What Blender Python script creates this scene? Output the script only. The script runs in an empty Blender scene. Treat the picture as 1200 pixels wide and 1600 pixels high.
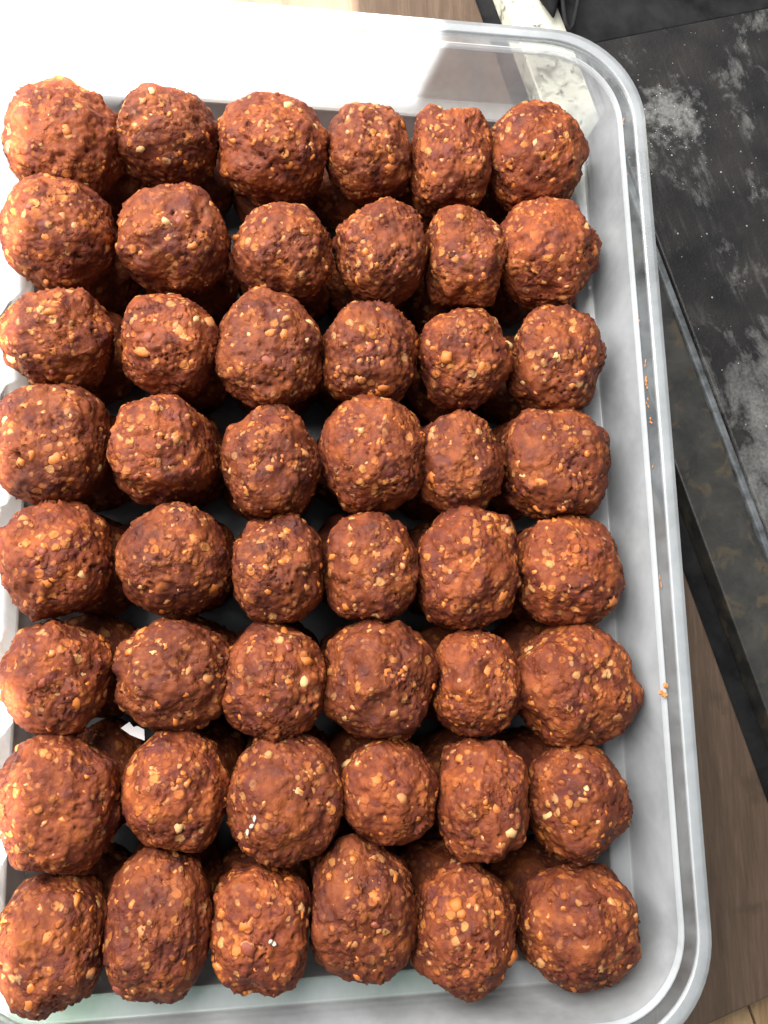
import bpy, bmesh, math, random
import numpy as np
from mathutils import Vector, Matrix

# ------------------------------------------------------------------ camera, light, exposure
scene = bpy.context.scene
COL = scene.collection
cam_d = bpy.data.cameras.new('camera')
cam = bpy.data.objects.new('camera', cam_d)
COL.objects.link(cam)
cam.location = (-0.02845, -0.06677, 0.386)
cam.rotation_euler = (0.17043, -0.14362, -0.02313)
cam_d.sensor_fit = 'VERTICAL'
cam_d.sensor_height = 24.0
cam_d.lens = 24.0 * 1331.0 / 1600.0
cam_d.clip_start = 0.01
cam_d.clip_end = 50.0
scene.camera = cam

world = bpy.data.worlds.new('World')
scene.world = world
world.use_nodes = True
bg = world.node_tree.nodes['Background']
bg.inputs['Color'].default_value = (0.86, 0.93, 1.0, 1)
bg.inputs['Strength'].default_value = 0.40

def area_lamp(name, loc, aim, sx, sy, power, color, spread=180.0, up=None):
    d = bpy.data.lights.new(name, 'AREA')
    d.shape = 'RECTANGLE'; d.size = sx; d.size_y = sy
    d.energy = power; d.color = color; d.spread = math.radians(spread)
    o = bpy.data.objects.new(name, d); COL.objects.link(o)
    z = (Vector(loc) - Vector(aim)).normalized()
    u = Vector(up) if up else Vector((0, 0, 1))
    x = u.cross(z).normalized() if not up else (u - u.dot(z) * z).normalized()
    y = z.cross(x)
    m = Matrix((x, y, z)).transposed().to_4x4()
    m.translation = Vector(loc)
    o.matrix_world = m
    return o

# soft daylight from the open side (up and to the left of the picture)
area_lamp('window_light', (-0.46, 0.46, 0.68), (0.02, 0.0, 0.0), 1.0, 1.0, 49, (1.0, 0.96, 0.90))
# sunlight that reaches past the photographer's shade: the far end wall and the long wall beside it
SUN = Vector((-0.25, 0.45, -0.86)).normalized()
SUNCOL = (1.0, 0.96, 0.90)
def sun_beam(x_axis, p0, p1, power):
    """parallel beam with one side along x_axis; p0 and p1 are opposite corners of the patch it lights"""
    x = Vector(x_axis); x = (x - x.dot(SUN) * SUN).normalized()
    y = (-SUN).cross(x)
    p0, p1 = Vector(p0), Vector(p1)
    d = p1 - p0
    c = (p0 + p1) / 2
    c = c - SUN * ((c - Vector((0, 0.1, 0))).dot(SUN) + 0.75)
    w, h = abs(d.dot(x)), abs(d.dot(y))
    area_lamp('sun_beam', c, c + SUN, w, h, power * w * h, SUNCOL, 1.0, up=x)
for axis_, p0_, p1_ in (((1, 0, 0), (0.052, 0.2215, -0.012), (-0.40, 0.62, -0.012)),
                        ((0, 1, 0), (-0.1435, 0.2215, -0.012), (-0.40, -0.060, -0.012)),
                        ((0, 1, 0), (-0.1325, -0.060, -0.012), (-0.40, -0.40, -0.012)),
                        ((1, 0, 0), (-0.066, 0.2125, -0.012), (-0.145, 0.2215, -0.012))):
    sun_beam(axis_, p0_, p1_, 48)

scene.view_settings.view_transform = 'Standard'
scene.view_settings.look = 'None'
scene.view_settings.exposure = 0.0
scene.view_settings.gamma = 1.0
scene.view_settings.use_curve_mapping = False
scene.render.engine = 'CYCLES'
scene.cycles.max_bounces = 14
scene.cycles.transparent_max_bounces = 16
scene.cycles.transmission_bounces = 10
scene.cycles.caustics_refractive = False
scene.cycles.caustics_reflective = False

# ------------------------------------------------------------------ helpers
def tag(o, label=None, cat=None, group=None, kind=None):
    if label: o['label'] = label
    if cat: o['category'] = cat
    if group: o['group'] = group
    if kind: o['kind'] = kind
    return o

def empty(name, loc=(0, 0, 0)):
    o = bpy.data.objects.new(name, None); COL.objects.link(o)
    o.location = loc; o.empty_display_size = 0.01
    return o

def link(name, me, mats, parent=None, smooth=True):
    if not isinstance(mats, (list, tuple)): mats = [mats]
    if not me.materials:
        for m in mats: me.materials.append(m)
    if smooth:
        me.polygons.foreach_set('use_smooth', [True] * len(me.polygons))
    o = bpy.data.objects.new(name, me); COL.objects.link(o)
    if parent: o.parent = parent
    return o

def mesh_np(name, V, F):
    me = bpy.data.meshes.new(name)
    me.from_pydata([tuple(v) for v in V], [], [tuple(f) for f in F])
    me.update()
    return me

# ---- vectorised gradient noise
_rs = np.random.RandomState(7)
_PERM = _rs.permutation(256).astype(np.int64); _PERM = np.concatenate([_PERM, _PERM, _PERM])
_G = _rs.normal(size=(256, 3)); _G /= np.linalg.norm(_G, axis=1)[:, None]
def noise(P):
    i = np.floor(P).astype(np.int64); f = P - i
    u = f * f * f * (f * (f * 6 - 15) + 10)
    i &= 255
    out = 0
    for dx in (0, 1):
        wx = u[:, 0] if dx else 1 - u[:, 0]
        for dy in (0, 1):
            wy = u[:, 1] if dy else 1 - u[:, 1]
            for dz in (0, 1):
                wz = u[:, 2] if dz else 1 - u[:, 2]
                h = _PERM[_PERM[_PERM[i[:, 0] + dx] + i[:, 1] + dy] + i[:, 2] + dz]
                g = _G[h]
                out = out + wx * wy * wz * ((f[:, 0] - dx) * g[:, 0] + (f[:, 1] - dy) * g[:, 1] + (f[:, 2] - dz) * g[:, 2])
    return out * 1.6
def fbm(P, n=3):
    a, s, o = 1.0, 0.0, 0
    for k in range(n):
        s = s + a * noise(P * (2.03 ** k) + 17.3 * k); a *= 0.5
    return s

# ---- node helpers
class NT:
    def __init__(self, name):
        self.m = bpy.data.materials.new(name); self.m.use_nodes = True
        self.t = self.m.node_tree; self.t.nodes.clear()
        self.out = self.t.nodes.new('ShaderNodeOutputMaterial')
    def n(self, typ, **kw):
        nd = self.t.nodes.new(typ)
        for k, v in kw.items():
            if k in nd.inputs: nd.inputs[k].default_value = v
            else: setattr(nd, k, v)
        return nd
    def l(self, a, b): self.t.links.new(a, b)
    def coords(self, random_offset=False):
        tc = self.n('ShaderNodeTexCoord')
        if not random_offset: return tc.outputs['Object']
        oi = self.n('ShaderNodeObjectInfo')
        mu = self.n('ShaderNodeMath', operation='MULTIPLY'); mu.inputs[1].default_value = 9.0
        self.l(oi.outputs['Random'], mu.inputs[0])
        cb = self.n('ShaderNodeCombineXYZ')
        for k in 'XYZ': self.l(mu.outputs[0], cb.inputs[k])
        ad = self.n('ShaderNodeVectorMath', operation='ADD')
        self.l(tc.outputs['Object'], ad.inputs[0]); self.l(cb.outputs[0], ad.inputs[1])
        return ad.outputs[0]
    def noise(self, co, scale, detail=4, rough=0.55, dist=0.0):
        t = self.n('ShaderNodeTexNoise'); t.inputs['Scale'].default_value = scale
        t.inputs['Detail'].default_value = detail; t.inputs['Roughness'].default_value = rough
        t.inputs['Distortion'].default_value = dist
        self.l(co, t.inputs['Vector']); return t.outputs['Fac']
    def ramp(self, fac, stops, interp='LINEAR'):
        r = self.n('ShaderNodeValToRGB'); e = r.color_ramp.elements; r.color_ramp.interpolation = interp
        while len(e) < len(stops): e.new(0.5)
        for k, (p, c) in enumerate(stops):
            e[k].position = p
            e[k].color = (c, c, c, 1) if isinstance(c, (int, float)) else (*c, 1)
        self.l(fac, r.inputs[0]); return r.outputs[0]
    def mix(self, fac, a, b, blend='MIX'):
        x = self.n('ShaderNodeMix'); x.data_type = 'RGBA'; x.blend_type = blend
        for s, v in ((0, fac), (6, a), (7, b)):
            if isinstance(v, (int, float)): x.inputs[s].default_value = v
            elif isinstance(v, tuple): x.inputs[s].default_value = (*v, 1)
            else: self.l(v, x.inputs[s])
        return x.outputs[2]
    def math(self, op, a, b=0.0):
        x = self.n('ShaderNodeMath', operation=op)
        for s, v in ((0, a), (1, b)):
            if isinstance(v, (int, float)): x.inputs[s].default_value = v
            else: self.l(v, x.inputs[s])
        return x.outputs[0]
    def bump(self, h, strength, dist):
        b = self.n('ShaderNodeBump'); b.inputs['Strength'].default_value = strength; b.inputs['Distance'].default_value = dist
        self.l(h, b.inputs['Height']); return b.outputs[0]
    def principled(self, color, rough, normal=None, spec=0.5, metallic=0.0, sss=0.0, sssr=(0.004, 0.0015, 0.0008)):
        p = self.n('ShaderNodeBsdfPrincipled')
        if isinstance(color, tuple): p.inputs['Base Color'].default_value = (*color, 1)
        else: self.l(color, p.inputs['Base Color'])
        if isinstance(rough, (int, float)): p.inputs['Roughness'].default_value = rough
        else: self.l(rough, p.inputs['Roughness'])
        p.inputs['Specular IOR Level'].default_value = spec
        p.inputs['Metallic'].default_value = metallic
        if sss:
            p.inputs['Subsurface Weight'].default_value = sss
            p.inputs['Subsurface Radius'].default_value = sssr
            p.inputs['Subsurface Scale'].default_value = 1.0
        if normal: self.l(normal, p.inputs['Normal'])
        return p
    def done(self, sh):
        self.l(sh, self.out.inputs['Surface']); return self.m

# ------------------------------------------------------------------ materials
def mat_meat():
    t = NT('meat_mix'); co = t.coords(True)
    at = t.n('ShaderNodeAttribute', attribute_name='cell'); at.attribute_type = 'GEOMETRY'
    cell = at.outputs['Fac']
    oi = t.n('ShaderNodeObjectInfo')
    big = t.noise(co, 85, 4, 0.62)
    base = t.ramp(big, [(0.30, (0.055, 0.0115, 0.007)), (0.47, (0.122, 0.027, 0.0105)), (0.66, (0.210, 0.053, 0.0145))])
    red = t.noise(co, 130, 2, 0.5, 0.6)
    base = t.mix(t.ramp(red, [(0.56, 0.0), (0.70, 0.7)]), base, (0.080, 0.016, 0.0145))
    base = t.mix(t.ramp(cell, [(0.55, 0.0), (0.80, 0.40), (0.97, 0.75)]), base, (0.36, 0.112, 0.028))
    # swollen grains packed in the mix, in clusters
    wob = t.n('ShaderNodeVectorMath', operation='ADD')
    wn = t.n('ShaderNodeTexNoise'); wn.inputs['Scale'].default_value = 260; wn.inputs['Detail'].default_value = 2
    t.l(co, wn.inputs['Vector'])
    sc = t.n('ShaderNodeVectorMath', operation='SCALE'); sc.inputs['Scale'].default_value = 0.0022
    t.l(wn.outputs['Color'], sc.inputs[0]); t.l(co, wob.inputs[0]); t.l(sc.outputs[0], wob.inputs[1])
    cluster = t.ramp(t.noise(co, 62, 2, 0.5), [(0.38, 0.12), (0.56, 1.0)])
    col, hsum = base, None
    for scale, amt, thr in ((190, 0.78, 0.54), (340, 0.55, 0.52)):
        vo = t.n('ShaderNodeTexVoronoi'); vo.inputs['Scale'].default_value = scale; t.l(wob.outputs[0], vo.inputs['Vector'])
        sep = t.n('ShaderNodeSeparateColor'); t.l(vo.outputs['Color'], sep.inputs[0])
        dome = t.ramp(vo.outputs['Distance'], [(0.0, 1.0), (0.30, 0.72), (0.46, 0.0)], 'EASE')
        inside = t.ramp(vo.outputs['Distance'], [(0.30, 1.0), (0.44, 0.0)])
        pick = t.ramp(sep.outputs[0], [(thr, 0.0), (thr + 0.08, 1.0)])
        gcol = t.ramp(sep.outputs[1], [(0.0, (0.27, 0.075, 0.020)), (0.45, (0.40, 0.130, 0.030)), (0.80, (0.45, 0.185, 0.050)), (0.97, (0.48, 0.27, 0.11))])
        fm = t.math('MULTIPLY', t.math('MULTIPLY', inside, pick), cluster)
        col = t.mix(t.math('MULTIPLY', fm, amt), col, gcol)
        h = t.math('MULTIPLY', t.math('MULTIPLY', dome, cluster), 205.0 / scale)
        hsum = h if hsum is None else t.math('ADD', hsum, h)
    fine = t.noise(co, 900, 3, 0.6)
    # ball to ball: some a little darker or paler
    var = t.ramp(oi.outputs['Random'], [(0.0, (0.82, 0.80, 0.80)), (0.5, (1.0, 1.0, 1.0)), (1.0, (1.14, 1.10, 1.05))])
    col = t.mix(1.0, col, var, 'MULTIPLY')
    h = t.math('ADD', t.math('MULTIPLY', hsum, 0.85), t.math('MULTIPLY', t.noise(co, 560, 5, 0.68), 0.75))
    nb = t.bump(h, 0.70, 0.0012)
    p = t.principled(col, t.ramp(t.noise(co, 120, 3), [(0.35, 0.52), (0.65, 0.74)]), nb, 0.22)
    return t.done(p.outputs[0])

def mat_grain(name, c0, c1, rough=0.42):
    t = NT(name); co = t.coords(True)
    f = t.noise(co, 500, 3, 0.6)
    col = t.ramp(f, [(0.3, c0), (0.7, c1)])
    p = t.principled(col, rough, t.bump(t.noise(co, 1500, 2), 0.4, 0.0004), 0.45)
    return t.done(p.outputs[0])

def mat_plastic(name, frost, tint=(0.90, 0.95, 1.0), rough=0.20, refr=0.16):
    t = NT(name); co = t.coords()
    cl = t.noise(co, 16, 4, 0.6, 0.5)
    sm = t.noise(co, 160, 3, 0.6)
    fr = t.math('ADD', frost, t.math('MULTIPLY', t.math('SUBTRACT', cl, 0.5), 0.55))
    fr = t.math('ADD', fr, t.math('MULTIPLY', t.math('SUBTRACT', sm, 0.5), 0.10))
    see = t.n('ShaderNodeBsdfTransparent'); see.inputs['Color'].default_value = (0.96, 0.97, 0.97, 1)
    # frosted part: half scattered back, half scattered through
    df = t.n('ShaderNodeBsdfDiffuse'); df.inputs['Color'].default_value = (*tint, 1)
    tr = t.n('ShaderNodeBsdfTranslucent'); tr.inputs['Color'].default_value = (*tint, 1)
    m1 = t.n('ShaderNodeMixShader'); m1.inputs[0].default_value = 0.45
    t.l(df.outputs[0], m1.inputs[1]); t.l(tr.outputs[0], m1.inputs[2])
    m2 = t.n('ShaderNodeMixShader'); t.l(fr, m2.inputs[0])
    t.l(see.outputs[0], m2.inputs[1]); t.l(m1.outputs[0], m2.inputs[2])
    gl = t.n('ShaderNodeBsdfGlossy'); gl.inputs['Roughness'].default_value = rough
    nb = t.bump(t.noise(co, 90, 3, 0.55), 0.12, 0.002)
    t.l(nb, gl.inputs['Normal'])
    fz = t.n('ShaderNodeFresnel'); fz.inputs['IOR'].default_value = 1.35
    m3 = t.n('ShaderNodeMixShader'); t.l(fz.outputs[0], m3.inputs[0])
    t.l(m2.outputs[0], m3.inputs[1]); t.l(gl.outputs[0], m3.inputs[2])
    return t.done(m3.outputs[0])

def mat_wood(name, dark, mid, light, rot, scale=1.0, rough=0.6):
    t = NT(name)
    tc = t.n('ShaderNodeTexCoord'); mp = t.n('ShaderNodeMapping')
    mp.inputs['Rotation'].default_value = (0, 0, rot)
    mp.inputs['Scale'].default_value = (1.0 * scale, 0.09 * scale, 1.0 * scale)
    t.l(tc.outputs['Object'], mp.inputs['Vector'])
    g = t.noise(mp.outputs[0], 60, 6, 0.62, 0.8)
    g2 = t.noise(mp.outputs[0], 520, 7, 0.72)
    mix = t.math('ADD', t.math('MULTIPLY', g, 0.55), t.math('MULTIPLY', g2, 0.45))
    col = t.ramp(mix, [(0.30, dark), (0.5, mid), (0.68, light)])
    # stains and knots
    st = t.noise(tc.outputs['Object'], 26, 4, 0.55, 0.3)
    col = t.mix(t.ramp(st, [(0.60, 0.0), (0.74, 0.75)]), col, tuple(c * 0.45 for c in dark))
    p = t.principled(col, rough, t.bump(mix, 0.35, 0.0012), 0.3)
    return t.done(p.outputs[0])

def mat_slab():
    t = NT('floured_black_metal')
    tc = t.n('ShaderNodeTexCoord'); co = tc.outputs['Object']
    sx = t.n('ShaderNodeSeparateXYZ'); t.l(co, sx.inputs[0])
    # flour dust: local Y runs along the long edge, from its far end (0) towards the near end (negative)
    along = t.n('ShaderNodeMapRange'); along.inputs['From Min'].default_value = -0.10; along.inputs['From Max'].default_value = -0.28
    t.l(sx.outputs['Y'], along.inputs['Value'])
    mp = t.n('ShaderNodeMapping'); mp.inputs['Scale'].default_value = (1, 0.55, 1); mp.inputs['Rotation'].default_value = (0, 0, 0.9)
    t.l(co, mp.inputs['Vector'])
    streak = t.noise(mp.outputs[0], 48, 9, 0.74, 0.35)
    blot = t.noise(co, 26, 5, 0.6, 0.6)
    a = t.math('ADD', t.math('MULTIPLY', streak, 0.65), t.math('MULTIPLY', blot, 0.35))
    a = t.math('ADD', a, t.math('MULTIPLY', along.outputs[0], 0.11))
    dust = t.ramp(a, [(0.53, 0.0), (0.585, 0.40), (0.70, 0.90)])
    wp = t.n('ShaderNodeMapping'); wp.inputs['Scale'].default_value = (1, 0.10, 1); wp.inputs['Rotation'].default_value = (0, 0, -0.75)
    t.l(co, wp.inputs['Vector'])
    wipe = t.math('MULTIPLY', t.ramp(t.noise(wp.outputs[0], 230, 5, 0.6, 0.2), [(0.52, 0.0), (0.70, 0.5)]), t.ramp(t.noise(co, 20, 3), [(0.42, 0.0), (0.58, 1.0)]))
    dust = t.math('MAXIMUM', dust, t.math('MULTIPLY', wipe, t.math('ADD', 0.25, t.math('MULTIPLY', along.outputs[0], 0.75))))
    pt = t.n('ShaderNodeVectorMath', operation='DISTANCE'); t.l(co, pt.inputs[0]); pt.inputs[1].default_value = (0.043, -0.058, -0.058)
    heap = t.ramp(t.math('ADD', t.math('DIVIDE', pt.outputs['Value'], 0.030), t.math('MULTIPLY', t.math('SUBTRACT', t.noise(co, 85, 7, 0.75), 0.5), 3.4)), [(0.15, 0.85), (0.75, 0.0)])
    dust = t.math('MAXIMUM', dust, heap)
    fine = t.noise(co, 480, 4, 0.7)
    dust = t.math('MULTIPLY', dust, t.ramp(fine, [(0.30, 0.45), (0.60, 1.0)]))
    base = t.ramp(t.noise(co, 40, 4), [(0.3, (0.010, 0.010, 0.011)), (0.7, (0.024, 0.022, 0.021))])
    # scattered specks of flour
    vo = t.n('ShaderNodeTexVoronoi'); vo.inputs['Scale'].default_value = 330; t.l(co, vo.inputs['Vector'])
    sep = t.n('ShaderNodeSeparateColor'); t.l(vo.outputs['Color'], sep.inputs[0])
    sp = t.math('MULTIPLY', t.ramp(vo.outputs['Distance'], [(0.14, 1.0), (0.24, 0.0)]), t.ramp(sep.outputs[0], [(0.95, 0.0), (0.99, 0.6)]))
    col = t.mix(t.math('MULTIPLY', dust, 0.55), base, (0.27, 0.275, 0.27))
    col = t.mix(sp, col, (0.42, 0.42, 0.40))
    rr = t.math('ADD', 0.38, t.math('MULTIPLY', dust, 0.45))
    nb = t.bump(t.math('ADD', fine, t.math('MULTIPLY', sp, 0.8)), 0.5, 0.0010)
    p = t.principled(col, rr, nb, 0.22)
    return t.done(p.outputs[0])

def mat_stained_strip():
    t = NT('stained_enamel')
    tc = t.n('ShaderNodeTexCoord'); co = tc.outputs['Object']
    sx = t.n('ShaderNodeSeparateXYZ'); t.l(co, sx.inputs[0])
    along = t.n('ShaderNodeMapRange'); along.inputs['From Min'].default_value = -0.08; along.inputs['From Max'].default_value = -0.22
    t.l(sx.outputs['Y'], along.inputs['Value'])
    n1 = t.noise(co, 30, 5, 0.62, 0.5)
    mottled = t.math('ADD', along.outputs[0], t.math('MULTIPLY', t.math('SUBTRACT', n1, 0.5), 1.1))  # patchy change from cream to dark grey along the strip's length
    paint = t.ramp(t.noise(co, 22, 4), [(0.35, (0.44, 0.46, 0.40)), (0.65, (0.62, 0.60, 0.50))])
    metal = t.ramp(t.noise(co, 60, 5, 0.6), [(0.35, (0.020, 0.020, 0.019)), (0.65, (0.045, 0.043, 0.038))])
    col = t.mix(t.ramp(mottled, [(0.18, 0.0), (0.62, 1.0)]), paint, metal)
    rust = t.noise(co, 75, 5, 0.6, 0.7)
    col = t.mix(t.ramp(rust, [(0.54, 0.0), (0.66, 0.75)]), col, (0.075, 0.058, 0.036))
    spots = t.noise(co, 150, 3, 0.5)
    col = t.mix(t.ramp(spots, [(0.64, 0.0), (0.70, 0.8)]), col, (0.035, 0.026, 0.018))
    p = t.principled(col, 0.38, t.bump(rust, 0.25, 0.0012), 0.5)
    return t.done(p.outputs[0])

def mat_simple(name, c0, c1, scale, rough, metallic=0.0, bump=0.2, spec=0.4):
    t = NT(name); co = t.coords()
    f = t.noise(co, scale, 5, 0.6, 0.3)
    p = t.principled(t.ramp(f, [(0.32, c0), (0.68, c1)]), rough, t.bump(f, bump, 0.0012), spec, metallic)
    return t.done(p.outputs[0])

M_MEAT = mat_meat()
M_GR = [mat_grain('orange_grain', (0.37, 0.096, 0.016), (0.50, 0.162, 0.030)),
        mat_grain('tan_grain', (0.30, 0.098, 0.030), (0.43, 0.185, 0.058)),
        mat_grain('pale_grain', (0.40, 0.22, 0.08), (0.55, 0.35, 0.16)),
        mat_grain('red_lump', (0.15, 0.030, 0.016), (0.24, 0.052, 0.022))]
M_BODY = mat_plastic('frosted_plastic', 0.38)
M_RIM = mat_plastic('clear_flange_plastic', 0.11)
M_LIP = mat_plastic('frosted_lip_plastic', 0.32)
M_BEAD = mat_plastic('thick_bead_plastic', 0.46)
M_BOARD = mat_wood('brown_board_wood', (0.050, 0.031, 0.020), (0.092, 0.060, 0.040), (0.140, 0.095, 0.065), 0.55)
M_PLANK = mat_wood('pale_plank_wood', (0.20, 0.125, 0.062), (0.33, 0.215, 0.115), (0.42, 0.29, 0.165), 1.85)
M_SLAB = mat_slab()
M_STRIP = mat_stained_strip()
M_DARK = mat_simple('dark_steel', (0.006, 0.006, 0.007), (0.018, 0.018, 0.019), 60, 0.8, spec=0.10)
M_EDGE = mat_simple('worn_grey_edge', (0.03, 0.033, 0.036), (0.13, 0.14, 0.15), 110, 0.6)
M_MAT = mat_simple('pale_green_plastic', (0.42, 0.66, 0.48), (0.52, 0.74, 0.56), 30, 0.5)
M_PAPER = mat_simple('white_paper', (0.72, 0.73, 0.75), (0.80, 0.80, 0.82), 50, 0.7)
M_FLOUR = mat_simple('flour', (0.55, 0.55, 0.52), (0.72, 0.72, 0.70), 300, 0.9)
M_WHITE = mat_grain('white_bit', (0.42, 0.36, 0.28), (0.62, 0.56, 0.48))
M_CRUMB = mat_grain('orange_crumb', (0.42, 0.13, 0.03), (0.60, 0.24, 0.07))

# ------------------------------------------------------------------ the surface things stand on
TABLE_Z, BOARD_Z = -0.0865, -0.0690
def prism(name, poly, z0, z1, mat, parent=None, bevel=0.0):
    bm = bmesh.new()
    lo = [bm.verts.new((x, y, z0)) for x, y in poly]
    hi = [bm.verts.new((x, y, z1)) for x, y in poly]
    n = len(poly)
    bm.faces.new(hi); bm.faces.new(lo[::-1])
    for k in range(n): bm.faces.new((lo[k], lo[(k + 1) % n], hi[(k + 1) % n], hi[k]))
    bmesh.ops.recalc_face_normals(bm, faces=bm.faces)
    if bevel:
        bmesh.ops.bevel(bm, geom=list(bm.edges), offset=bevel, segments=2, affect='EDGES', profile=0.5)
    me = bpy.data.meshes.new(name); bm.to_mesh(me); bm.free()
    return link(name, me, mat, parent, smooth=False)

# table: wide planks, running along the direction seen in the lower right corner
U = Vector((0.287, -0.958)).normalized()      # along the board's long edge, towards the viewer
W = Vector((-U.y, U.x))                       # across, to the right
def uw(o, a, b): return (o[0] + U.x * a + W.x * b, o[1] + U.y * a + W.y * b)
table = tag(empty('table_top', (0, 0, TABLE_Z)), kind='structure')
for k in range(-6, 10):
    # plank seams run along U; one seam passes (0.234, -0.248)
    o = (0.234, -0.248)
    b0, b1 = 0.085 * k + 0.0006, 0.085 * (k + 1) - 0.0006
    q = [uw(o, -0.75, b0), uw(o, -0.75, b1), uw(o, 0.45, b1), uw(o, 0.45, b0)]
    pl = prism('plank', q, -0.02, 0.0, M_PLANK, table, 0.0008)

# brown board under the tub
Bp = (0.2135, -0.030)
prism('wooden_board', [uw(Bp, -0.52, 0), uw(Bp, 0.2185, 0), uw(Bp, 0.2185, -0.62), uw(Bp, -0.52, -0.62)],
      TABLE_Z + 0.0002, BOARD_Z, M_BOARD, None, 0.0012)
tag(bpy.data.objects['wooden_board'], 'weathered brown wooden board lying under the plastic tub', 'board')

# stained metal strip beside the board (two levels) and the floured slab beyond it
def local_prism(name, origin, poly_ab, z0, z1, mat, parent=None, bevel=0.0, rotz=None):
    """polygon in (b across, a along) coordinates, object origin at `origin`, local -Y along U"""
    ang = math.atan2(W.y, W.x)
    o = prism(name, [(b, -a) for a, b in poly_ab], z0, z1, mat, parent, bevel)
    if parent is None:
        o.location = (origin[0], origin[1], 0); o.rotation_euler = (0, 0, ang)
    return o
SO = uw(Bp, -0.40, 0.0)      # a=0 is 0.40 up the edge from Bp
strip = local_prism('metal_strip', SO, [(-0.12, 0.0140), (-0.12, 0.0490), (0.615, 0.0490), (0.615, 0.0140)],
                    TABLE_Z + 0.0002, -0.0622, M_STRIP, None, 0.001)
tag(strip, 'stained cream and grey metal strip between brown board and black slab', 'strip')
gut = local_prism('steel_channel', SO, [(-0.12, 0.0010), (-0.12, 0.0136), (0.615, 0.0136), (0.615, 0.0010)],
                  TABLE_Z + 0.0002, BOARD_Z - 0.0050, M_DARK, None, 0.0008)
tag(gut, 'narrow dark steel channel along the brown board edge', 'channel')
Ao = (0.206, 0.159)
slab_a0 = -0.146
slab = tag(empty('black_slab', (Ao[0], Ao[1], 0)), 'black slab streaked and dusted with white flour beside the tub', 'slab')
slab.rotation_euler = (0, 0, math.atan2(W.y, W.x))
def slab_part(name, ab, z0, z1, mat, bevel):
    o = prism(name, [(b, -(a - slab_a0)) for a, b in ab], z0, z1, mat, slab, bevel)
    o.location = (0, -slab_a0, 0)
    return o
slab_part('top_plate', [(slab_a0, 0.004), (slab_a0, 0.45), (0.45, 0.45), (0.45, 0.004)], TABLE_Z + 0.0002, -0.0580, M_SLAB, 0.0012)
slab_part('edge_strip', [(slab_a0, -0.0010), (slab_a0, 0.0036), (0.45, 0.0036), (0.45, -0.0010)], TABLE_Z + 0.0002, -0.0592, M_EDGE, 0.0012)
plate = prism('metal_plate', [uw(Ao, -0.45, -0.001), uw(Ao, -0.45, 0.45), uw(Ao, slab_a0 - 0.0012, 0.45), uw(Ao, slab_a0 - 0.0012, -0.001)],
              TABLE_Z + 0.0002, -0.0605, M_DARK, None, 0.001)
tag(plate, 'plain black metal plate beyond the floured slab', 'plate')

# black pan support at the far edge: tapered prong and bent wire loop
ps = tag(empty('pan_support', (0.150, 0.34, BOARD_Z)), 'black metal pan support with pointed prong and wire loop', 'pan support')
def tube(name, pts, rad, mat, parent, seg=10):
    bm = bmesh.new(); rings = []
    P = [Vector(p) for p in pts]
    for k, p in enumerate(P):
        d = (P[min(k + 1, len(P) - 1)] - P[max(k - 1, 0)]).normalized()
        a = d.cross(Vector((0, 0, 1))); a = a.normalized() if a.length > 1e-4 else Vector((1, 0, 0))
        b = d.cross(a).normalized()
        r = rad[k] if isinstance(rad, (list, tuple)) else rad
        rings.append([bm.verts.new(p + (a * math.cos(t) + b * math.sin(t)) * r) for t in [2 * math.pi * s / seg for s in range(seg)]])
    for r0, r1 in zip(rings, rings[1:]):
        for s in range(seg): bm.faces.new((r0[s], r0[(s + 1) % seg], r1[(s + 1) % seg], r1[s]))
    bm.faces.new(rings[0][::-1]); bm.faces.new(rings[-1])
    bmesh.ops.recalc_face_normals(bm, faces=bm.faces)
    me = bpy.data.meshes.new(name); bm.to_mesh(me); bm.free()
    return link(name, me, mat, parent)
c0 = Vector((0.150, 0.34, BOARD_Z))
def rel(x, y, z): return (x - c0.x, y - c0.y, z - c0.z)
tube('prong', [rel(0.1482, 0.314, -0.0545), rel(0.1478, 0.3185, -0.054), rel(0.1468, 0.326, -0.054), rel(0.144, 0.345, -0.054), rel(0.140, 0.40, -0.052)],
     [0.0006, 0.0026, 0.0056, 0.0105, 0.011], M_DARK, ps)
tube('wire_loop', [rel(0.150, 0.40, -0.052), rel(0.1535, 0.332, -0.052), rel(0.1545, 0.320, -0.053), rel(0.1560, 0.3115, -0.055),
                   rel(0.1582, 0.3065, -0.0555), rel(0.1606, 0.3095, -0.055), rel(0.1625, 0.3185, -0.053), rel(0.1655, 0.332, -0.052), rel(0.172, 0.40, -0.052)],
     0.0013, M_DARK, ps)
tube('cross_bar', [rel(0.10, 0.40, -0.052), rel(0.20, 0.40, -0.052)], 0.004, M_DARK, ps)
for sx in (0.104, 0.196):
    tube('foot', [rel(sx, 0.40, -0.052), rel(sx, 0.40, -0.0595 if sx > 0.15 else BOARD_Z + 0.0002)], 0.004, M_DARK, ps)

# ------------------------------------------------------------------ the plastic tub
CY = 0.0047
HX, HY, RC = 0.1500, 0.2245, 0.0365
def loop_pts(off, n=14):
    """rounded rectangle, `off` metres outside the inner rim line"""
    a, b, r = HX + off, HY + off, max(RC + off * 0.8, 0.01)
    pts = []
    for cx, cy, t0 in ((a - r, b - r, 0), (-a + r, b - r, 90), (-a + r, -b + r, 180), (a - r, -b + r, 270)):
        for k in range(n + 1):
            t = math.radians(t0 + 90 * k / n)
            pts.append((cx + r * math.cos(t), cy + r * math.sin(t)))
    # add points along the straight sides so that slight warp can be given
    out = []
    for k in range(len(pts)):
        p, q = pts[k], pts[(k + 1) % len(pts)]
        out.append(p)
        if math.hypot(p[0] - q[0], p[1] - q[1]) > 0.05:
            for s in range(1, 12): out.append((p[0] + (q[0] - p[0]) * s / 12, p[1] + (q[1] - p[1]) * s / 12))
    return out
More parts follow.
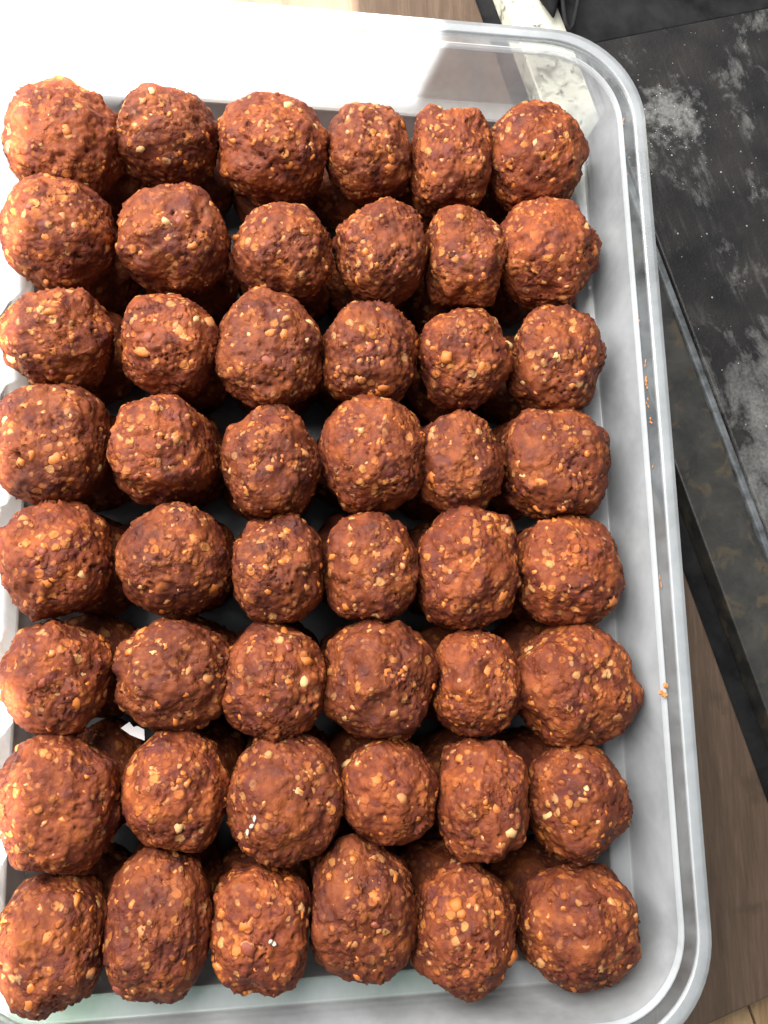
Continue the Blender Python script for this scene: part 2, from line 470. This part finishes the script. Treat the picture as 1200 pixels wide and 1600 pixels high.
def sweep(name, prof, mat, parent, close=False, caps=False, mi=None):
    bm = bmesh.new(); rings = []
    for off, z in prof:
        rings.append([bm.verts.new((x, y + CY, z)) for x, y in loop_pts(off * 0.001)])
        for v in rings[-1]:
            v.co.z = z * 0.001 + 0.0006 * math.sin(v.co.y * 17.0 + 1.0) * (1 if z > -40 else 0)
    n = len(rings[0]); idx = list(range(len(rings)))
    pairs = list(zip(idx, idx[1:])) + ([(idx[-1], 0)] if close else [])
    for i, j in pairs:
        for s in range(n):
            fc = bm.faces.new((rings[i][s], rings[i][(s + 1) % n], rings[j][(s + 1) % n], rings[j][s]))
            if mi: fc.material_index = mi[i]
    if caps:
        bm.faces.new(rings[0]); bm.faces.new(rings[-1][::-1])
    bmesh.ops.recalc_face_normals(bm, faces=bm.faces)
    me = bpy.data.meshes.new(name); bm.to_mesh(me); bm.free()
    o = link(name, me, mat, parent)
    me.set_sharp_from_angle(angle=math.radians(28))
    return o
tub = tag(empty('plastic_tub', (0, 0, 0)), 'translucent white plastic tub with wide rim holding rows of meatballs', 'tub')
body_prof = [(-34, -66.2), (-22, -66.2), (-20.0, -65.4), (-18.8, -63.2), (-18.4, -60), (-16.4, -15.4), (-15.9, -14.0),
             (-15.0, -13.3), (-7.0, -12.5), (-6.4, -12.2), (-6.0, -11.4), (-0.9, 19.0),
             # outside, coming back down
             (0.4, 19.0), (-4.7, -11.6), (-5.2, -13.0), (-6.0, -13.8), (-14.4, -14.6), (-15.1, -15.6), (-17.2, -60.4),
             (-18.0, -64.6), (-19.6, -67.2), (-22.0, -68.2), (-34, -68.2)]
sweep('body', body_prof, [M_BODY, M_BEAD], tub, caps=True, mi=[0] * 8 + [1, 1] + [0] * 20)
# rim: bead on the inner edge, sunken flange, raised outer lip with a skirt
rim_prof = [(-0.88, 19.2), (-0.3, 21.6), (0.0, 22.0), (0.55, 22.0), (0.85, 21.6), (1.05, 20.6), (6.6, 20.4), (6.9, 20.8), (7.0, 21.6), (7.3, 21.9),
            (12.2, 21.7), (12.9, 21.5), (13.2, 21.0), (13.8, 9.8),
            (12.8, 9.6), (12.2, 20.2), (11.8, 20.6), (8.2, 20.8), (7.9, 19.4), (7.2, 19.2), (1.6, 19.4), (0.42, 19.2)]
rim_mi = [2] * 5 + [0, 0, 2, 2] + [1] * 2 + [2] * 2 + [1] * 6 + [0, 2, 2]
sweep('rim', rim_prof, [M_RIM, M_LIP, M_BEAD], tub, close=True, mi=rim_mi)

# thin pale green plastic mat and a white paper strip seen through the near end of the tub
gm = prism('plastic_mat', [(-0.19, -0.2000), (0.100, -0.2000), (0.092, -0.2345), (-0.19, -0.2345)], BOARD_Z + 0.0001, BOARD_Z + 0.0007, M_MAT)
tag(gm, 'pale green plastic sheet showing through the near end of tub', 'sheet')

# ------------------------------------------------------------------ meatballs
def ico(sub):
    bm = bmesh.new(); bmesh.ops.create_icosphere(bm, subdivisions=sub, radius=1.0)
    bm.verts.ensure_lookup_table()
    V = np.array([v.co[:] for v in bm.verts]); F = np.array([[v.index for v in f.verts] for f in bm.faces])
    bm.free(); V /= np.linalg.norm(V, axis=1)[:, None]
    return V, F
ICO6, ICO5, ICO2 = ico(6), ico(5), ico(2)

def shape_ball(sub, seed, R, bumps=(), lump=1.0):
    rs = np.random.RandomState(seed)
    D, F = sub
    off = rs.uniform(0, 200, 3)
    a = rs.normal(size=3); 
    p = 2.0 + rs.uniform(0.15, 0.5) + (0.25 if max(R[0], R[1]) / min(R[0], R[1]) > 1.18 else 0.0)
    yaw = rs.uniform(-0.5, 0.5) * (0.15 if p > 2.6 else 1.0); cy_, sy_ = math.cos(yaw), math.sin(yaw)
    E3 = np.stack([D[:, 0] * cy_ - D[:, 1] * sy_, D[:, 0] * sy_ + D[:, 1] * cy_, D[:, 2]], 1)
    s = (np.abs(E3[:, 0]) ** p + np.abs(E3[:, 1]) ** p + np.abs(E3[:, 2]) ** p) ** (-1 / p)
    disp = 0.085 * lump * noise(D * 1.35 + off) + 0.050 * lump * noise(D * 2.6 + off + 5) + 0.040 * fbm(D * 4.2 + off + 9, 2)
    # packed lumps of the mix (cells with creases), fading out in smoothly pressed patches
    nc = 380
    Cn = rs.normal(size=(nc, 3)); Cn /= np.linalg.norm(Cn, axis=1)[:, None]
    Dw = D + 0.05 * np.stack([noise(D * 9 + off + 31), noise(D * 9 + off + 47), noise(D * 9 + off + 63)], 1)
    dots = Dw @ Cn.T
    i1 = dots.argmax(1)
    d1 = dots[np.arange(len(D)), i1].copy(); dots[np.arange(len(D)), i1] = -2
    d2 = dots.max(1)
    w1 = np.sqrt(np.clip(2 - 2 * d1, 0, None)); w2 = np.sqrt(np.clip(2 - 2 * d2, 0, None))
    edge = np.clip((w2 - w1) / 0.06, 0, 1)              # 0 on the crease
    rough = np.clip(0.48 + 1.5 * noise(D * 2.1 + off + 77), 0.12, 1.0)
    hgt = rs.uniform(-0.4, 1.0, nc)[i1]
    disp += rough * (0.022 * (edge ** 0.6 - 0.6) + 0.023 * hgt * edge)
    # short cracks
    c = np.abs(noise(D * 2.9 + 0.35 * np.stack([noise(D * 6 + off), noise(D * 6 + off + 3), noise(D * 6 + off + 8)], 1) + off + 120))
    cm = np.clip((noise(D * 2.2 + off + 140) - 0.10) * 4, 0, 1)
    disp -= 0.105 * np.exp(-(c / 0.026) ** 2) * cm
    c2 = np.abs(noise(D * 5.5 + off + 220)); cm2 = np.clip((noise(D * 3.1 + off + 240) - 0.12) * 4, 0, 1)
    disp -= 0.06 * np.exp(-(c2 / 0.035) ** 2) * cm2
    # pits
    pit = np.clip(noise(D * 8 + off + 160) - 0.52, 0, 1)
    disp -= 0.25 * pit
    disp += 0.009 * fbm(D * 17 + off + 90, 2)
    # chunky nubs standing proud, small torn holes
    nb = 62
    Nb = rs.normal(size=(nb, 3)); Nb /= np.linalg.norm(Nb, axis=1)[:, None]
    am = np.where(rs.rand(nb) < 0.70, rs.uniform(0.012, 0.034, nb), -rs.uniform(0.03, 0.07, nb)); wd = rs.uniform(0.06, 0.125, nb)
    wd = np.where(am < 0, wd * 0.7, wd)
    dist2 = 2 - 2 * (Dw @ Nb.T)
    disp += (am * np.exp(-(dist2 / (wd * wd)) ** 2)).sum(1)
    for (bx, by, bz, amt, wid) in bumps:
        b = np.array([bx, by, bz], float); b /= np.linalg.norm(b)
        disp += amt * np.exp(-((1 - D @ b) / (wid * wid / 2)))
    V = D * (s * (1 + disp))[:, None] * np.array(R)
    cell = rs.uniform(0, 1, nc)[i1] * np.clip(edge * 1.6, 0, 1) * (0.55 + 0.45 * rough)
    return V, F, cell

def ball_mesh(name, V, F, cell):
    me = bpy.data.meshes.new(name)
    me.vertices.add(len(V)); me.vertices.foreach_set('co', V.astype(np.float32).ravel())
    me.loops.add(F.size); me.loops.foreach_set('vertex_index', F.astype(np.int32).ravel())
    me.polygons.add(len(F)); me.polygons.foreach_set('loop_start', np.arange(0, F.size, 3, dtype=np.int32))
    me.update(calc_edges=True)
    at = me.attributes.new('cell', 'FLOAT', 'POINT'); at.data.foreach_set('value', cell.astype(np.float32))
    me.validate()
    return me

# grain prototypes: rounded, slightly bent or dented kernels, shared by all copies
GRAIN_ME = []
for k in range(8):
    rs = np.random.RandomState(500 + k)
    D, F = ICO2
    R = np.array([1.0, rs.uniform(0.72, 0.98), rs.uniform(0.6, 0.85)])
    V = D * (1 + 0.42 * noise(D * 1.7 + 9.7 * k))[:, None] * R
    GRAIN_ME.append((V, F))
grain_meshes = {}
def grain_mesh(k, m):
    if (k, m) not in grain_meshes:
        V, F = GRAIN_ME[k]
        me = mesh_np('grain', V, F); me.materials.append(M_GR[m])
        me.polygons.foreach_set('use_smooth', [True] * len(me.polygons))
        grain_meshes[(k, m)] = me
    return grain_meshes[(k, m)]
WHITE_BIT = mesh_np('white_bit', *GRAIN_ME[3]); WHITE_BIT.materials.append(M_WHITE); WHITE_BIT.polygons.foreach_set('use_smooth', [True] * len(WHITE_BIT.polygons))
def frame_at(nrm, rs):
    n = Vector(nrm).normalized(); t = Vector(rs.normal(size=3)); x = (t - t.dot(n) * n).normalized(); y = n.cross(x)
    return x, y, n

def add_grains(root, V, rs, nbig, nsmall, rmean):
    top = V[:, 2] > -0.25 * rmean
    idx = np.nonzero(top)[0]
    # the few big kernels: parts of their own
    pick = rs.choice(idx, nbig + nsmall, replace=False)
    for q in pick[:nbig]:
        p = Vector(V[q]); x, y, n = frame_at(p, rs)
        s = rs.uniform(0.0020, 0.0034)
        m = rs.choice([0, 1, 2, 3], p=[0.54, 0.28, 0.08, 0.10])
        o = bpy.data.objects.new('grain', grain_mesh(rs.randint(8), int(m))); COL.objects.link(o); o.parent = root
        mt = Matrix((x, y, n)).transposed().to_4x4() @ Matrix.Diagonal((s * rs.uniform(0.9, 1.25), s, s, 1))
        mt.translation = p - n * s * rs.uniform(0.46, 0.68)
        o.matrix_local = mt
    vs, fs, mi, base = [], [], [], 0
    for q in pick[nbig:]:
        p = V[q]; x, y, n = frame_at(p, rs)
        k = rs.randint(8); s = rs.uniform(0.0012, 0.0023)
        gv, gf = GRAIN_ME[k]
        A = np.array([x[:], y[:], n[:]])
        vs.append((gv * s * np.array([rs.uniform(0.9, 1.25), 1, 1])) @ A + p - np.array(n[:]) * s * rs.uniform(0.52, 0.74))
        fs.append(gf + base); base += len(gv)
        mi.extend([int(rs.choice([0, 1, 2, 3], p=[0.56, 0.32, 0.02, 0.10]))] * len(gf))
    me = mesh_np('fine_grains', np.concatenate(vs), np.concatenate(fs))
    for m in M_GR: me.materials.append(m)
    me.polygons.foreach_set('material_index', mi)
    o = link('fine_grains', me, M_GR, root); o['kind'] = 'stuff'

# x, y, rx, ry in millimetres
BALLS = [
 [(-119.2,175.7,26.8,27.3),(-72.3,182.0,26.1,24.4),(-22.3,178.9,25.9,25.9),(25.5,180.3,21.9,25.2),(66.2,177.6,20.8,27.6),(110.5,183.4,24.9,28.5)],
 [(-121.2,129.2,27.5,27.5),(-68.4,128.4,27.1,26.8),(-17.4,125.5,24.6,24.6),(30.3,127.0,23.5,26.5),(71.7,126.2,20.0,26.2),(114.4,130.4,24.1,28.3)],
 [(-119.6,78.5,27.4,23.3),(-69.1,77.2,23.7,24.5),(-23.4,75.3,23.3,27.1),(23.4,74.3,23.4,25.3),(69.5,75.5,22.9,26.5),(115.5,73.7,22.9,27.7)],
 [(-119.4,29.3,24.9,26.4),(-71.4,28.0,25.4,25.8),(-23.0,22.3,23.3,26.5),(23.9,26.6,23.6,26.3),(65.6,21.8,21.4,24.8),(112.0,22.9,25.1,27.1)],
 [(-116.0,-22.4,25.8,26.5),(-65.4,-23.4,26.0,25.7),(-19.9,-27.0,21.1,25.6),(21.9,-26.4,21.0,25.7),(66.9,-27.7,23.3,27.3),(116.0,-29.7,24.7,26.1)],
 [(-114.0,-73.1,25.2,25.9),(-64.4,-73.1,26.7,25.0),(-21.5,-77.2,23.3,26.5),(24.7,-77.0,24.0,26.2),(69.6,-78.7,20.7,25.0),(115.0,-81.8,25.7,27.0)],
 [(-110.1,-124.6,25.3,28.3),(-63.2,-121.4,22.5,25.2),(-17.3,-126.2,24.9,27.9),(27.5,-125.2,22.5,24.5),(69.5,-131.2,21.1,28.5),(114.7,-133.8,24.7,27.6)],
 [(-110.7,-179.0,23.1,29.2),(-68.9,-173.9,21.2,31.1),(-27.1,-178.4,21.8,28.3),(15.5,-173.9,22.2,29.8),(59.6,-183.7,24.3,31.5),(111.6,-186.8,27.2,29.6)],
]
LOOK = [
 ['washed-out sun-edged', 'flat-topped', 'broad smooth', 'squarish', 'narrow tall', 'knobbly-sided'],
 ['large pale-edged', 'large one-flaked', 'rounded', 'blocky', 'narrow squeezed', 'cracked orange'],
 ['wide flattened', 'small round', 'lopsided peaked', 'boxy', 'egg-shaped', 'coarse ragged-edged'],
 ['wide seed-flecked', 'round evenly flecked', 'barrel-shaped', 'egg-shaped', 'short narrow', 'pointed'],
 ['large smooth', 'large cracked', 'dark coarse', 'narrow round', 'horned', 'round grainy'],
 ['large dark', 'squarish cracked', 'dark oval', 'side-nubbed', 'small cracked', 'sideways-bulging'],
 ['wide tilted', 'small coarse', 'large white-flecked', 'small rounded', 'tall narrow', 'broad grainy'],
 ['tall purplish', 'peaked tall', 'broad white-dotted', 'sharp-peaked', 'very grainy oval', 'largest cracked'],
]
ORD = ['first', 'second', 'third', 'fourth', 'fifth', 'sixth', 'seventh', 'eighth']
LINE = ['line along the sunlit long wall', 'second line from sunlit long wall', 'third line from sunlit long wall',
        'third line from slab-side wall', 'second line from slab-side wall', 'line along the slab-side wall']
# visible horns, peaks and dents: (row, col) -> list of (dx, dy, dz, amount, width)
BUMPS = {(0,0): [(0.1,1,0.25,0.10,0.35)], (0,5): [(1,0.12,0.15,0.16,0.26), (0.75,0.55,0.1,0.08,0.22)], (0,2): [(-0.9,0.5,0.2,0.10,0.4)],
         (2,2): [(0.25,1,0.35,0.14,0.45), (0.8,0.55,0.3,-0.10,0.4), (-1,-0.1,0.2,0.06,0.4)], (3,5): [(1,0.1,0.1,0.12,0.5)], (1,5): [(-1,0.0,0.4,0.07,0.35)],
         (4,4): [(0.75,0.75,0.25,0.17,0.36), (0.2,1,0.15,0.10,0.4), (0.5,0.95,0.2,-0.10,0.25)], (5,3): [(-1,-0.35,0.15,0.15,0.26)],
         (5,5): [(0.95,-0.25,0.1,0.12,0.6), (-0.9,-0.1,0.3,0.06,0.3)], (7,1): [(0.1,1,0.3,0.07,0.4)], (7,3): [(-0.25,1,0.3,0.09,0.30)], (4,5): [(1,-0.1,0.2,0.08,0.25)],
         (3,0): [(0.3,0.2,1,-0.05,0.5)], (6,1): [(0.6,-0.8,0.2,0.08,0.4)], (6,0): [(-0.5,0.8,0.3,0.08,0.5)], (3,3): [(0.95,0.1,0.3,0.07,0.4)], (6,2): [(0.7,0.7,0.3,0.09,0.5)]}
camv = Vector((-0.02845, -0.06677, 0.386))
axis = -(Matrix.Rotation(-0.02313, 3, 'Z') @ Matrix.Rotation(-0.14362, 3, 'Y') @ Matrix.Rotation(0.17043, 3, 'X')).col[2]
rnd = random.Random(3)
for r in range(8):
    for c in range(6):
        x, y, rx, ry = BALLS[r][c]
        v = (Vector((x / 1000, y / 1000, 0)) - camv).normalized()
        st = 1 / max(v.dot(axis), 0.5) - 1
        lat = v - axis * v.dot(axis)
        l2 = max(lat.length_squared, 1e-6)
        rx2 = rx / (1 + st * lat.x * lat.x / l2) * 1.015
        ry2 = ry / (1 + st * lat.y * lat.y / l2) * 1.015
        rz = min(max(0.5 * (rx2 + ry2), 22.5), 26.0) * 0.98
        seed = 100 + r * 6 + c
        rs = np.random.RandomState(seed + 900)
        V, F, cell = shape_ball(ICO6, seed, (rx2 / 1000, ry2 / 1000, rz / 1000), BUMPS.get((r, c), ()), rnd.uniform(0.9, 1.5))
        # keep the measured outline
        for ax, half in ((0, rx2), (1, ry2)):
            lo, hi = V[:, ax].min(), V[:, ax].max()
            if (r, c) not in BUMPS: V[:, ax] = (V[:, ax] - (lo + hi) / 2) * (2 * half / 1000 / (hi - lo))
        root = empty('meatball', (x / 1000, y / 1000, -0.001))
        tag(root, f'{LOOK[r][c]} meatball, {ORD[r]} from sunlit end, in {LINE[c]}', 'meatball', 'meatballs of the top layer')
        o = link('mince', ball_mesh('mince', V, F, cell), M_MEAT, root)
        for wx, wy in {(6, 2): [(-33, -136), (-31, -134), (-30, -131)], (7, 2): [(-24, -177), (-22.5, -178)]}.get((r, c), ()):
            loc = np.array([wx - x, wy - y]) / 1000
            q = np.argmin(((V[:, :2] - loc) ** 2).sum(1) + (V[:, 2] < 0) * 1.0)
            b = bpy.data.objects.new('white_bit', WHITE_BIT); COL.objects.link(b); b.parent = root
            b.location = V[q]; b.scale = (0.0019, 0.0013, 0.0010); b.rotation_euler = (wx, wy, wx)
        add_grains(root, V, rs, rs.randint(12, 21), 36, 0.025)

# lower layer: only glimpsed in the dark gaps
low_meshes = []
for k in range(4):
    V, F, cell = shape_ball(ICO5, 700 + k, (0.0232, 0.0240, 0.0215))
    low_meshes.append(ball_mesh('lower_meatball', V, F, cell))
for r in range(8):
    for c in range(6):
        x, y, rx, ry = BALLS[r][c]
        X = (x * 0.93 + rnd.uniform(-2, 2)) / 1000; Y = (y + 4.5 + rnd.uniform(-3, 3)) / 1000
        o = link('meatball', low_meshes[(r * 3 + c) % 4], M_MEAT)
        o.location = (X, Y, -0.0446); o.rotation_euler = (0, 0, rnd.choice([0, math.pi]) + rnd.uniform(-0.2, 0.2))
        tag(o, f'dark lower-layer meatball, {ORD[r]} from sunlit end, under {LINE[c]}', 'meatball', 'meatballs of the lower layer')

# small white scrap caught between the balls, white bits pressed into two of them
sc_ = prism('scrap', [(-0.0885, -0.0955), (-0.0850, -0.0930), (-0.0832, -0.0952), (-0.0815, -0.0948), (-0.0785, -0.0965), (-0.0782, -0.1012), (-0.0812, -0.1000), (-0.0845, -0.0985)],
            -0.0128, -0.0118, M_PAPER)
tag(sc_, 'small jagged white scrap in a dark gap between the meatballs', 'scrap')
# ------------------------------------------------------------------ crumbs and flour
def crumb_mesh(seed, n):
    rs = np.random.RandomState(seed); vs, fs, base = [], [], 0
    for k in range(n):
        V, F = GRAIN_ME[rs.randint(8)]
        s = rs.uniform(0.6, 1.0)
        A = np.linalg.qr(rs.normal(size=(3, 3)))[0]
        vs.append((V * s) @ A + (rs.normal(size=3) * np.array([0.7, 1.0, 0.25]) if k else 0)); fs.append(F + base); base += len(V)
    V = np.concatenate(vs); V[:, 2] *= 0.7; V[:, 2] -= V[:, 2].min()
    return mesh_np('crumb', V, np.concatenate(fs))
CR = [crumb_mesh(40 + k, n) for k, n in enumerate((1, 2, 3, 4))]
for m in CR: m.materials.append(M_CRUMB)
def rim_z(off):   # height of the rim's upper surface at a distance outside the inner rim line (mm)
    P = rim_prof[:13]
    for (a, za), (b, zb) in zip(P, P[1:]):
        if a <= off <= b: return za + (zb - za) * (off - a) / max(b - a, 1e-6)
    return 21.0
rim_crumbs = [(150.9,192,1,0.9),(151.0,186,2,0.8),(151.2,180,1,1.0),(151.3,174,2,0.8),(151.1,165,0,0.9),(156.2,113,0,1.1),(150.8,88,1,1.1),(152.6,66,1,0.8),(152.6,60,2,0.9),(152.7,55,1,0.9),(152.7,50,2,0.7),
              (152.6,46,1,0.7),(153.5,38,3,0.9),(151.4,26,1,0.8),(152.4,17,0,0.8),(151.3,8,0,0.7),(152.3,-38,1,0.9),(152.4,-60,1,0.9),(152.3,-66,1,0.6),(152.6,-77,1,0.9)]
for x, y, k, s in rim_crumbs[::2] + rim_crumbs[7:12:2]:
    s *= rnd.uniform(0.6, 1.5)
    o = bpy.data.objects.new('crumb', CR[k]); COL.objects.link(o)
    z = rim_z(x - 150.0)
    o.location = (x / 1000, y / 1000, z / 1000 + 0.0006 * math.sin(y / 1000 * 17 + 1) - 0.0001)
    o.scale = (0.00055 * s, rnd.uniform(0.8, 2.2) * 0.001 * s, 0.0006 * s); o.rotation_euler = (0, 0, rnd.uniform(-0.3, 0.3))
    tag(o, 'tiny orange crumb stuck on the rim of the slab-side wall', 'crumb', 'crumbs on the tub rim')
for x, y, k, s in ((141.2, 152, 1, 0.9), (140.6, 96, 0, 0.6), (141.0, 21, 2, 0.7), (140.8, -86, 0, 0.9), (141.3, -150, 1, 0.6)):
    o = bpy.data.objects.new('crumb', CR[k]); COL.objects.link(o)
    o.location = (x / 1000, y / 1000, -0.0131 + 0.0006 * math.sin(y / 1000 * 17 + 1)); o.scale = (0.001 * s, 0.0013 * s, 0.0008 * s)
    tag(o, 'tiny orange crumb lying on the inner ledge of slab-side wall', 'crumb', 'crumbs on the tub ledge')
o = bpy.data.objects.new('crumb', CR[3]); COL.objects.link(o)
o.location = (0.1492, -0.0868, 0.0212); o.scale = (0.0016, 0.0018, 0.0014)
tag(o, 'largest orange crumb clinging to the inner rim edge', 'crumb')

rs = np.random.RandomState(5)
vs, fs, base = [], [], 0
ang = math.atan2(W.y, W.x)
for k in range(150):
    if rs.rand() < 0.22:
        px, py = 0.222 + rs.normal() * 0.012, 0.250 + rs.normal() * 0.014
    else:
        a, b = rs.uniform(slab_a0 + 0.003, 0.30), rs.uniform(0.006, 0.14)
        px, py = uw(Ao, a, b)
    d = (Vector((px, py)) - Vector(Ao))
    if d.dot(W) < 0.006 or d.dot(U) < slab_a0 + 0.003: continue
    V, F = GRAIN_ME[rs.randint(8)]; s = rs.uniform(0.0001, 0.00028)
    vs.append(V * s + np.array([px, py, -0.058 + s * 0.3])); fs.append(F + base); base += len(V)
fl = link('flour_specks', mesh_np('flour_specks', np.concatenate(vs), np.concatenate(fs)), M_FLOUR)
tag(fl, 'white flour specks scattered on the black slab', 'flour', kind='stuff')
